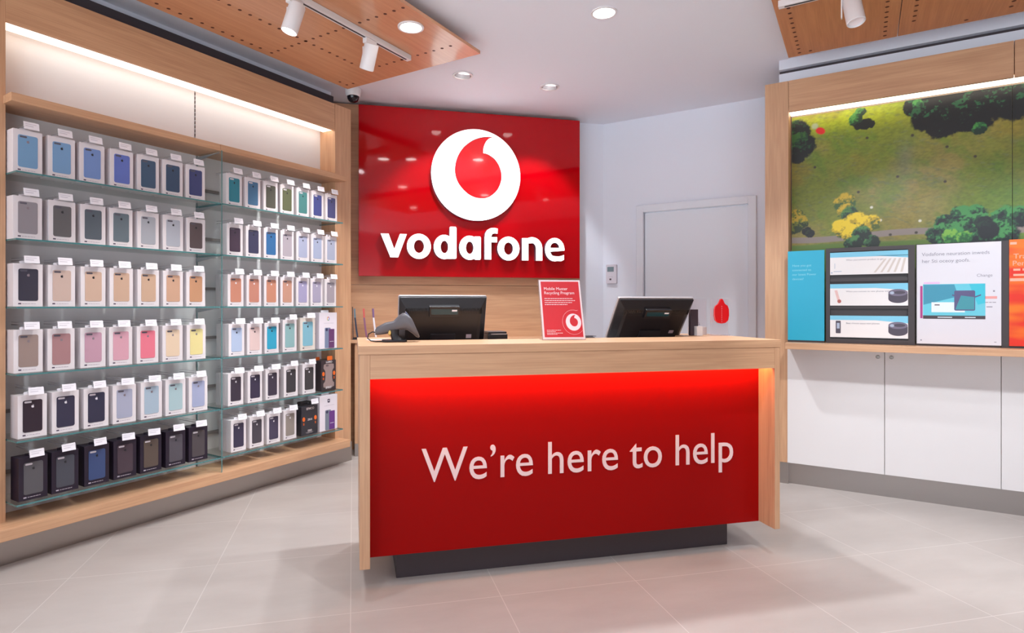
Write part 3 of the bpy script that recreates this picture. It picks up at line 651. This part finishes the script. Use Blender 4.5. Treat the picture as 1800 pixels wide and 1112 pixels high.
# mural ------------------------------------------------------------
def vnoise(x, z, s, seed):
    rs = np.random.RandomState(seed); g = rs.rand(128, 128); X = x*s+17; Z = z*s+9
    xi = np.floor(X).astype(int); zi = np.floor(Z).astype(int); fx = X-xi; fz = Z-zi; fx = fx*fx*(3-2*fx); fz = fz*fz*(3-2*fz)
    G = lambda a, b: g[a % 128, b % 128]
    return (G(xi,zi)*(1-fx)+G(xi+1,zi)*fx)*(1-fz)+(G(xi,zi+1)*(1-fx)+G(xi+1,zi+1)*fx)*fz
def fbm(x, z, s, seed, o=4):
    return sum(vnoise(x, z, s*2**k, seed+k)*.5**k for k in range(o))/sum(.5**k for k in range(o))
def mural_colour(x, z):
    h = lambda c: np.array(lin(c)[:3])
    mix = lambda a, b, t: a*(1-t[..., None]) + b*t[..., None]
    ss = lambda a, b, t: np.clip((t-a)/(b-a), 0, 1)**2*(3-2*np.clip((t-a)/(b-a), 0, 1))
    n1 = fbm(x, z, 3, 1); n2 = fbm(x+z*.4, z, 14, 5); n3 = fbm(x*.6+z, z-x*.3, 40, 9)
    c = mix(h('6f7a1e') + 0*x[..., None], h('8a7d3e'), ss(.35, .65, n1)); c = mix(c, h('5e7a1c'), ss(.45, .8, n2)*.7)
    c = mix(c, h('a8b414'), ss(2.38, 2.56, z)*ss(.55, -.1, x)*.9); c = mix(c, h('86741f'), ss(.5, .75, fbm(x, z, 5, 30))*.6)
    c = mix(c, h('5c8230'), ss(.2, .9, x)*ss(2.2, 1.9, z)*.6); c = mix(c, h('8a8f7a'), ss(.62, .8, n3)*.18)
    c = mix(c, h('4b5a24'), ss(.6, .8, n3)*.3); c = mix(c, h('6c7070'), np.exp(-(((x-.24)/.05)**2+((z-2.2)/.12)**2))*.35)
    n4 = fbm(x*.7+z*.5, z*1.3-x*.4, 75, 14, 3); c = c*(1 + (n4-.5)[..., None]*.55) + (fbm(x, z, 9, 18)-.5)[..., None]*np.array([.05, .04, .0])
    pz = 1.702 + .012*np.sin(x*6); c = mix(c, h('8d7f78'), ss(.024, .017, abs(z-pz)))
    c = mix(c, h('5d7a2c'), ss(1.665, 1.65, z))
    for px_, pz_ in ((.16,1.70),(.30,1.705),(.32,1.78),(.105,1.80),(.055,1.89),(-.28,2.2),(.03,2.36),(.28,2.34),(.46,2.24),(.6,2.16),(-.02,2.0),(.2,2.08),(.45,2.02)):
        c = mix(c, h('3a3226') if pz_ > 1.9 or pz_ < 1.72 else h('d8d4c0'), ss(.012, .005, np.hypot(x-px_, z-pz_)))
    c = mix(c, h('c01818'), ss(.034, .022, np.hypot((x+.246)+.3*(z-2.45), (z-2.45)*1.1))); c = mix(c, h('9fa88c'), ss(.028, .012, np.hypot(x+.28, z-2.487))*.8)
    def tree(c, blobs, dark, mid, light, seed, lf=.0):
        m = np.zeros_like(x)
        rag = (fbm(x, z, 20, seed)-.5)*.26 + (fbm(x, z, 70, seed+3, 3)-.5)*.16; up = np.full_like(x, -9.)
        for bx, bz, br in blobs:
            dd = 1-np.hypot(x-bx, z-bz)/br + rag*(.08/br)**.5*1.4; m = np.maximum(m, ss(-.02, .16, dd)); up = np.maximum(up, np.where(dd > 0, (z-bz)/br - .5*(x-bx)/br, -9))
        t = np.clip(up*.5+.5 + (fbm(x, z, 26, seed+7)-.5)*1.5 + (fbm(x, z, 95, seed+9, 2)-.5)*.8 + lf, 0, 1)
        tc = mix(h(dark) + 0*x[..., None], h(mid), ss(.35, .62, t)); tc = mix(tc, h(light), ss(.68, .95, t)); return mix(c, tc, m)
    c = tree(c, [(-.40,2.46,.10),(-.37,2.36,.10),(-.40,2.30,.07)], '060d0c', '0f3a1e', '2c5a22', 40, -.15)
    c = tree(c, [(.02,2.455,.045),(.05,2.448,.03),(-.02,2.46,.04)], '0a100c', '10160c', '1a2a14', 44, -.3); c = tree(c, [(-.035,2.505,.045),(-.05,2.48,.03),(-.01,2.54,.035)], '14301a', '2f6a2c', '4a8a38', 48, .1)
    c = tree(c, [(.30,2.53,.08),(.36,2.45,.10),(.44,2.40,.11),(.54,2.42,.11),(.60,2.40,.10),(.68,2.50,.14),(.80,2.47,.13),(.95,2.46,.16),(1.15,2.5,.2),(1.35,2.48,.16),(.5,2.54,.2)], '04060a', '080f10', '1c5030', 50, -.28)
    c = tree(c, [(.31,2.535,.035),(.62,2.33,.04)], '0c2a1c', '1f5a30', '3f8a3c', 54, 0)
    c = tree(c, [(-.40,1.86,.06),(-.37,1.82,.05),(-.41,1.80,.06)], '24340e', '6a7414', 'b89a14', 60, .1); c = tree(c, [(-.33,1.755,.035),(-.31,1.735,.03)], '0a0a10', '141a12', '243018', 63, -.2)
    c = tree(c, [(-.10,1.93,.07),(-.09,1.87,.06)], '3a5a20', '8a8418', 'c8a820', 66, .0); c = tree(c, [(-.07,1.86,.05)], '14301a', '2a5a30', '4a7a30', 69, -.1)
    c = tree(c, [(-.11,1.76,.07),(-.03,1.79,.08),(.05,1.79,.06),(-.05,1.72,.07)], '4a5a10', 'b89a10', 'e8c818', 72, .25)
    c = tree(c, [(.0,1.70,.07),(.06,1.66,.05),(-.05,1.65,.06)], '0c2014', '2a5a34', '4a8040', 75, -.05)
    c = tree(c, [(.40,1.68,.06),(.46,1.75,.07),(.53,1.79,.07),(.60,1.80,.07),(.50,1.68,.1),(.62,1.70,.11),(.74,1.76,.08),(.82,1.77,.07),(.72,1.66,.1),(.95,1.80,.1),(1.1,1.72,.14),(1.4,1.8,.2)], '06141a', '16482a', '3f8a48', 80, .0)
    c = tree(c, [(.64,1.74,.05),(.66,1.70,.06)], '050c14', '0a1a1a', '12301e', 85, -.3); c = tree(c, [(.48,1.665,.05),(.55,1.66,.04)], '1c5a2c', '3f8a38', '7ab040', 88, .1)
    return c
mm = bpy.data.materials.new('printed_park_photo'); mm.use_nodes = True; N, L = nodes(mm)
at_ = N.new('ShaderNodeVertexColor'); at_.layer_name = 'print'; L.new(at_.outputs[0], N['Principled BSDF'].inputs['Base Color']); N['Principled BSDF'].inputs['Roughness'].default_value = .35
for a, b, nx, lb in ((-.425, .7755, 520, 'left panel of the green park mural with trees and red kite'), (.7785, 2.1, 200, 'right panel of the park mural, at the photo\'s right edge')):
    nz = 560; z0, z1 = .99, 2.57
    if a > .5: nx, nz = 330, 400
    xs, zs = np.linspace(a, b, nx), np.linspace(z0, z1, nz); X, Z = np.meshgrid(xs, zs)
    me = bpy.data.meshes.new('mural_panel'); v = np.stack([X-a, np.zeros_like(X), Z-z0], -1).reshape(-1, 3)
    idx = np.arange(nx*nz).reshape(nz, nx); f = np.stack([idx[:-1,:-1], idx[:-1,1:], idx[1:,1:], idx[1:,:-1]], -1).reshape(-1, 4)
    bx = MB().box(0, b-a, .0002, .012, 0, z1-z0); n0 = len(v)
    me.from_pydata(np.concatenate([v, np.array(bx.v)]).tolist(), [], f.tolist() + [tuple(n0+i for i in q) for q in bx.f])
    ca = me.color_attributes.new('print', 'FLOAT_COLOR', 'POINT'); cc = np.ones((len(v)+8, 4), np.float32); cc[:len(v), :3] = mural_colour(X, Z).reshape(-1, 3); cc[len(v):, :3] = .3
    ca.data.foreach_set('color', cc.ravel()); me.materials.append(mm); me.materials.append(mat('4a4a40')); 
    mi = np.zeros(len(me.polygons), int); mi[-6:] = 1; me.polygons.foreach_set('material_index', mi.tolist()); me.update()
    o = bpy.data.objects.new('mural_panel', me); COL.objects.link(o); o.location = (a, 4.74, z0); tag(o, lb, 'mural', 'park mural panels')

# displays on the bench ------------------------------------------------
BT = .9855
DK = mat('3a3234', .4, name='display_black')
c1 = thing('display_card', 'plain turquoise display card with small white print at the bench\'s left end', 'display card', FR, (-.318, 4.49, BT))
part('card', MB().box(-.109, .108, 0, .02, .012, .612), mat('22a6c6', .4), c1, .001); part('base_strip', MB().box(-.109, .108, -.002, .03, 0, .012), DK, c1)
tx = MB()
for k, s in enumerate(('Have you got', 'connected to', 'our latest Power', 'devices?')): text(tx, s, -.082, .507-.030*k, .021, -.0006, ext=.0005, m=0)
part('print', tx, mat('8ad4e4', .5), c1)
c2 = thing('price_rack', 'dark display frame holding three white and blue product cards', 'display stand', FR, (.038, 4.49, BT))
fm = MB().box(-.24, -.215, 0, .03, 0, .62).box(.205, .24, 0, .03, 0, .62).box(-.215, .205, 0, .03, .595, .62).box(-.215, .205, 0, .03, 0, .03).box(-.215, .205, .018, .03, .03, .595).box(-.215, .205, .004, .018, .225, .245).box(-.215, .205, .004, .018, .40, .42)
part('frame', fm, DK, c2, .001)
for k, (z0, z1) in enumerate(((.445, .59), (.245, .385), (.040, .18))):
    cd = thing('product_card', ('top card with pale stripes in the dark display frame', 'middle card with pink phone and dark round speaker picture', 'bottom card with dark phone and dark round speaker picture')[k], 'display card', FR, (.038-.005, 4.485, BT+z0), 0, 'product cards in the dark display frame')
    h = z1-z0; part('card', MB().box(-.21, .21, 0, .006, 0, h), mat('e6e1e0', .4), cd)
    pb = MB().box(-.21, .21, -.0005, 0, h*.8 if k else h*.78, h, 0).prism([[(-.21+.25, h*.8), (.21, h*.8), (.21, h*.68)]], -.0005, 0, 0)
    part('blue_band', pb, mat('7cc4de', .4), cd)
    pt = MB(); text(pt, ('When you connect product to get', 'When you connect to new phones with it', 'Best choose some new phones')[k], -.12, h*.62, .0145, -.0004, ext=.0004, m=0)
    part('print', pt, mat('8c8690'), cd)
    pc = MB(); PCM = [mat('cfc4bc'), mat('e0b8b4'), mat('a9b4c8'), mat('4a4250', .4), mat('b06058'), mat('6d6478', .3)]
    if k == 0:
        for q in range(5): pc.prism([[(.03+.035*q, .01), (.042+.035*q, .01), (.10+.035*q-.01*q, h*.66), (.088+.035*q-.01*q, h*.66)]], -.0004, 0, 0)
        pc.box(-.19, -.145, -.0005, 0, .02, .024, 2).box(-.205, -.196, -.0005, 0, .01, .018, 2).box(-.185, -.182, -.0005, 0, .04, .075, 2)
    else:
        if k == 1: pc.prism([[(-.185, h*.70), (-.170, h*.72), (-.150, h*.16), (-.165, h*.14)]], -.0006, 0, 1).prism([ell(-.158, h*.2, .011, .012, 14)], -.0008, 0, 4)
        else: pc.prism([rrect(-.178, -.150, h*.18, h*.76, .004)], -.0006, 0, 3).box(-.172, -.156, -.0009, 0, h*.4, h*.66, 2)
        part('phone_picture', pc, PCM, cd); pc = MB()
        pc.prism([ell(.158, h*.30, .050, .026, 28) ], -.0005, 0, 3).prism([rrect(.108, .208, h*.28, h*.56, .006)], -.0006, 0, 3).prism([ell(.158, h*.58, .050, .022, 28)], -.0008, 0, 5).prism([ell(.166, h*.585, .030, .010, 20)], -.001, 0, 3).prism([ell(.128, h*.57, .012, .009, 16)], -.001, 0, 2)
    part('speaker_picture' if k else 'stripe_picture', pc, PCM, cd)
c3 = thing('display_poster', 'white poster with turquoise screen picture standing on the bench', 'poster', FR, (.49, 4.49, BT))
part('back_board', MB().box(-.207, .192, .006, .03, 0, .622), DK, c3); part('poster', MB().box(-.203, .197, 0, .006, .012, .618), mat('d6d3da', .4), c3, .001)
tx = MB(); text(tx, 'Vodafone neuration inweds', -.178, .548, .029, -.0006, ext=.0005, xs=1.0); text(tx, 'her Sti oceoy goofs.', -.178, .506, .029, -.0006, ext=.0005, xs=1.0)
text(tx, 'Change', .085, .415, .024, -.0006, ext=.0005); words(tx, .13, .165, .235, .005, -.0002, 0, 2); words(tx, .11, .18, .262, .004, -.0002, 0, 3); tx.box(.160, .168, -.0006, 0, .325, .335).box(-.185, -.178, -.0006, 0, .03, .038).box(.165, .175, -.0006, 0, .03, .034)
part('print', tx, mat('8b8894'), c3)
part('red_print', MB().box(.118, .178, -.0006, 0, .285, .300), mat('e09a96'), c3)
px_ = MB().box(-.172, .125, -.0006, 0, .170, .375, 0).box(-.172, .125, -.001, 0, .165, .185, 1).box(-.186, -.174, -.0008, 0, .168, .365, 2).box(-.168, -.09, -.0007, 0, .376, .388, 3).prism([[(-.17,.372),(-.02,.372),(.0,.30),(-.17,.25)]], -.0009, 0, 4)
px_.prism([[(.05,.373),(.123,.373),(.123,.26),(.09,.25)]], -.0009, 0, 5).box(-.13, .03, -.0011, 0, .205, .265, 6).box(-.115, -.09, -.0014, 0, .246, .252, 1)
px_.prism([rrect(-.02, .078, .215, .335, .008)], -.0014, 0, 7).prism([[(-.015,.222),(.012,.305),(.074,.295),(.074,.222)]], -.0018, 0, 8).prism([[(-.03,.312),(0,.305),(0,.298),(-.03,.304)]], -.0016, 0, 7).prism([[(.078,.30),(.105,.312),(.105,.304),(.078,.292)]], -.0016, 0, 7)
px_.box(-.10, -.03, -.0014, 0, .172, .177, 6).box(.03, .08, -.0014, 0, .172, .177, 6)
part('screen_picture', px_, [mat('62c0d2', .35), mat('453c42'), mat('a83a80'), mat('dcb4d8'), mat('3c8ea8'), mat('38b8cc'), mat('dde6ec'), mat('57527a'), mat('3f8f9c')], c3, label='turquoise picture of a screen')
c4 = thing('display_poster', 'bright orange red poster at the right edge beyond the white poster', 'poster', FR, (.95, 4.49, BT))
part('back_board', MB().box(-.262, .23, .006, .03, 0, .622), DK, c4)
om = bpy.data.materials.new('orange_poster_print'); om.use_nodes = True; N, L = nodes(om); tc = N.new('ShaderNodeTexCoord'); mp = N.new('ShaderNodeMapping'); mp.inputs['Scale'].default_value = (1.5, 1, 6)
nn = N.new('ShaderNodeTexNoise'); nn.inputs['Scale'].default_value = 1.6; cr = N.new('ShaderNodeValToRGB'); cr.color_ramp.elements[0].position = .42; cr.color_ramp.elements[1].position = .6
cr.color_ramp.elements[0].color = lin('d8260c'); cr.color_ramp.elements[1].color = lin('e8700c'); L.new(tc.outputs['Object'], mp.inputs[0]); L.new(mp.outputs[0], nn.inputs[0]); L.new(nn.outputs[0], cr.inputs[0]); L.new(cr.outputs[0], N['Principled BSDF'].inputs['Base Color'])
part('poster', MB().box(-.228, .23, 0, .006, .012, .625), om, c4, .001)
tx = MB().box(-.224, -.195, -.0006, 0, .596, .610).box(-.225, .2, -.0006, 0, .385, .402); text(tx, 'Traffic', -.21, .515, .04, -.0008); text(tx, 'Perfect', -.215, .475, .04, -.0008); words(tx, -.21, .1, .445, .012, -.0002, 0, 3); words(tx, -.21, .1, .415, .012, -.0002, 0, 5)
part('print', tx, mat('f0a890'), c4)

# ------------------------------------------------------------------ ceiling panels, tracks and lamps
def panel(x0, x1, y0, y1, z, holes, label, grain, group='timber ceiling panels'):
    mb = MB().box(x0, x1, y0, y1, z, z+.02)
    for hx, hy in holes:
        if x0+.02 < hx < x1-.02 and y0+.02 < hy < y1-.02:
            l = [(hx+.0105*cos(2*pi*k/14), hy+.0105*sin(2*pi*k/14)) for k in range(14)]
            n = len(mb.v); mb.v += [(a, b, z-.0006) for a, b in l]; mb.f.append(tuple(range(n, n+14))[::-1]); mb.m.append(1)
    c = ((x0+x1)/2, (y0+y1)/2, z)
    mb.v = [(p[0]-c[0], p[1]-c[1], p[2]-c[2]) for p in mb.v]
    t = thing('ceiling_panel', label, 'ceiling panel', FR, c, 0, group)
    part('board', mb, [grain, mat('5a2c1c', .7, name='drilled_hole')], t)
    rd = MB()
    for sx in (-.4, .4):
        for sy in (-.42, .42): rd.tube([(sx*(x1-x0), sy*(y1-y0), .02), (sx*(x1-x0), sy*(y1-y0), CZ-z)], .006, 8)
    part('hanger', rd, M_METAL, t); return t
HL = [(-3.273, 2.52-.066*k) for k in range(1, 30)] + [(-2.949, 2.54+.066*k) for k in range(-24, 7)] + [(-3.273+.0655*k, 2.54) for k in range(0, 18)] + [(-3.273+.0655*k, 1.48) for k in range(0, 18)] + \
     [(-2.89+.0665*k, 3.073) for k in range(0, 5)] + [(-2.62+.0665*k, 3.073) for k in range(0, 7)] + [(-3.27, 3.136), (-3.27, 3.205), (-3.21, 3.21)] + [(-2.18, 2.54-.066*k) for k in range(0)]
panel(-3.33, -2.125, -.6, 3.272, 2.88, HL, 'perforated oak ceiling panel above the phone case wall', wood('y', 'd49a72', 'c68a64', coat=.5))
HR = [(-.346, 4.358-.0685*k) for k in range(0, 40)] + [(-.283, 4.36)] + [(.119, 4.356-.0685*k) for k in range(40)]
HR2 = [(.256, 4.219-.069*k) for k in range(40)] + [(.512, 4.366)] + [(.70+.0, 4.30-.069*k) for k in range(40)]
panel(-.415, .183, .4, 4.41, 2.88, HR, 'perforated oak ceiling panel at top right, left of the joint', wood('y', 'd08f62', 'be7e54'))
panel(.187, .99, .4, 4.41, 2.88, HR2, 'perforated oak ceiling panel at top right corner, right of the joint', wood('y', 'd08f62', 'be7e54'))
def track(x0, x1, y0, y1, z, label):
    ax = 'y' if y1-y0 > x1-x0 else 'x'; c = ((x0+x1)/2, (y0+y1)/2, z)
    hw = .018; t = thing('lighting_track', label, 'light track', FR, c, 0, 'ceiling light tracks')
    Lh = max(x1-x0, y1-y0)/2; q = (lambda a, b, c_, d_, e, f_: (a, b, c_, d_, e, f_)) if ax == 'x' else (lambda a, b, c_, d_, e, f_: (c_, d_, a, b, e, f_))
    part('rail', MB().box(*q(-Lh, Lh, -hw, hw, 0, 2.879-z)), M_PLW, t, .002)
    part('conductor_slot', MB().box(*q(-Lh+.03, Lh-.03, -hw*.35, hw*.35, -.0012, 0)), mat('3a3436', .5), t)
track(-2.558, -2.522, -.3, 3.05, 2.845, 'white lighting track on the left ceiling panel')
track(-.385, .9, 3.55, 3.586, 2.845, 'short white lighting track on the right ceiling panel')
def look(p, q):
    d = (Vector(q)-Vector(p)).normalized(); return Matrix.Translation(p) @ d.to_track_quat('-Z', 'Y').to_matrix().to_4x4()
def head(base, tgt, label, watt, on=True, L_=.15, cl=.078):
    """cylindrical track spot: adapter, yoke, can"""
    t = thing('track_spotlight', label, 'spotlight', FR, base, 0, 'white track spotlights')
    piv = Vector((0, 0, -.05)); d = (Vector(tgt)-Vector(base)-piv).normalized()
    R = d.to_track_quat('-Z', 'Y').to_matrix().to_4x4(); Cn = piv + d*.05
    M0 = Matrix.Translation(piv + Vector((0, 0, -.03)) + d*.02) @ R
    can = MB().lathe([(.0, .075), (.040, .075), (.043, .070), (.043, -.075), (.039, -.078), (.037, -.062), (.034, -.058)], 28, M=M0)
    part('can', can, M_PLW, t, smooth=True)
    part('lens', MB().lathe([(.0, -.066), (.036, -.066)], 28, M=M0), mat('fff6fa', .4, emit=14 if on else .0), t, label='bright lamp face')
    part('adapter', MB().box(-.016, .016, -.045, .045, -.03, 0), M_PLW, t, .002)
    part('yoke', MB().tube([(0, 0, -.03), (0, 0, -.05)], .012, 10).box(-.052, -.046, -.01, .01, -.13, -.03).box(-.052, 0, -.008, .008, -.036, -.03), M_PLW, t)
    lamp('beam', 'SPOT', M0 @ Matrix.Translation((0, 0, -.085)), watt, (1, .96, .92), t, spot_size=radians(62), spot_blend=.5, shadow_soft_size=.03)
    return t
head((-2.54, 2.115, 2.843), (-3.0, 1.6, .5), 'lit white track spotlight nearest the camera, glowing lens tilted towards us', TRACK_W)
head((-2.54, 2.68, 2.843), (-3.45, 3.0, 1.0), 'white track spotlight at far end of left track, turned to the shelves', TRACK_W)
head((-.04, 3.567, 2.843), (.35, 3.1, .5), 'white track spotlight under the right ceiling panel', TRACK_W*.5, on=False)
def downlight(x, y, z, label, watt, r=.062, group='round recessed ceiling downlights', tgt=None, dim=False):
    t = thing('downlight', label, 'downlight', FR, (x, y, z), 0, group)
    part('trim_ring', MB().lathe([(r+.016, 0), (r+.015, -.006), (r+.002, -.007), (r, -.003), (r, 0)], 36), M_PLW, t, smooth=True)
    if not dim:
        part('lamp_face', MB().lathe([(0, -.0015), (r*.72, -.0015), (r*.98, -.004)], 36), mat('fffaf6', .4, emit=14), t)
    else:
        M0 = look((0, 0, -.004), Vector(tgt)-Vector((x, y, z)))
        part('gimbal', MB().lathe([(r*.86, .018), (r*.9, -.012), (r*.8, -.014), (r*.72, .0)], 32, M=M0), M_PLW, t, smooth=True)
        part('lamp_face', MB().lathe([(0, -.001), (r*.8, -.001)], 32, M=M0), mat('fff8f4', .4, emit=5), t)
        part('recess', MB().lathe([(0, -.0008), (r, -.0008)], 32), mat('b8a8ac', .5), t)
    if watt:
        M1 = look((0, 0, -.03), Vector(tgt)-Vector((x, y, z))) if tgt else Matrix.Translation((0, 0, -.03))
        lamp('beam', 'SPOT', M1, watt, (.91, .955, 1), t, spot_size=radians(68 if tgt else 112), spot_blend=.45 if tgt else .7, shadow_soft_size=.045)
    return t
downlight(-2.268, 2.738, 2.8795, 'lit downlight set in the left timber ceiling panel', DOWN_W)
downlight(-1.815, 2.76, CZ-.0005, 'lit downlight cut by the top edge of the photo', DOWN_W*1.4)
downlight(-1.30, 3.35, CZ-.0005, 'lit downlight in the white ceiling right of the sign', DOWN_W*2.2)
sgc = FD @ Vector((.75, 5.16, 1.75)); sgd = FD @ Vector((1.55, 5.16, 1.75))
downlight(-2.56, 3.70, CZ-.0005, 'tilted gimbal downlight in front of the sign, left one', SIGN_W, tgt=sgc, dim=True)
downlight(-2.11, 4.26, CZ-.0005, 'tilted gimbal downlight in front of the sign, right one', SIGN_W, tgt=sgd, dim=True)
for x, y in ((1.4, 2.9), (-.6, 1.6), (-1.9, 1.3), (.5, .9), (-1.0, .2), (-2.2, -.3), (1.8, 1.2), (.6, -.8), (-1.2, -1.4)):  # unseen downlights added for the room's general light
    downlight(x, y, CZ-.0005 if not -.415 < x < .99 or y < .4 else 2.8795, 'added unseen ceiling downlight', DOWN_W, group='ceiling downlights out of view')

for x, y in ((.25, 2.45), (1.35, 2.45)): downlight(x, y, 2.8795 if x < .99 else CZ-.0005, 'strong downlight washing the white cupboards, outside the photo', 90, tgt=(x+.05, 4.6, .3), group='ceiling downlights out of view')
# dome camera
dc = thing('dome_camera', 'small white dome security camera with dark glass at the ceiling corner', 'security camera', FR, (-3.47, 3.47, CZ-.0005))
part('housing', MB().lathe([(0, -.062), (.052, -.062), (.060, -.05), (.064, 0)], 28), M_PLW, dc, smooth=True)
part('dome', MB().lathe([(0, -.112), (.018, -.109), (.034, -.098), (.045, -.08), (.048, -.062)], 28), mat('1c1a20', .08), dc, smooth=True, label='dark glass dome')
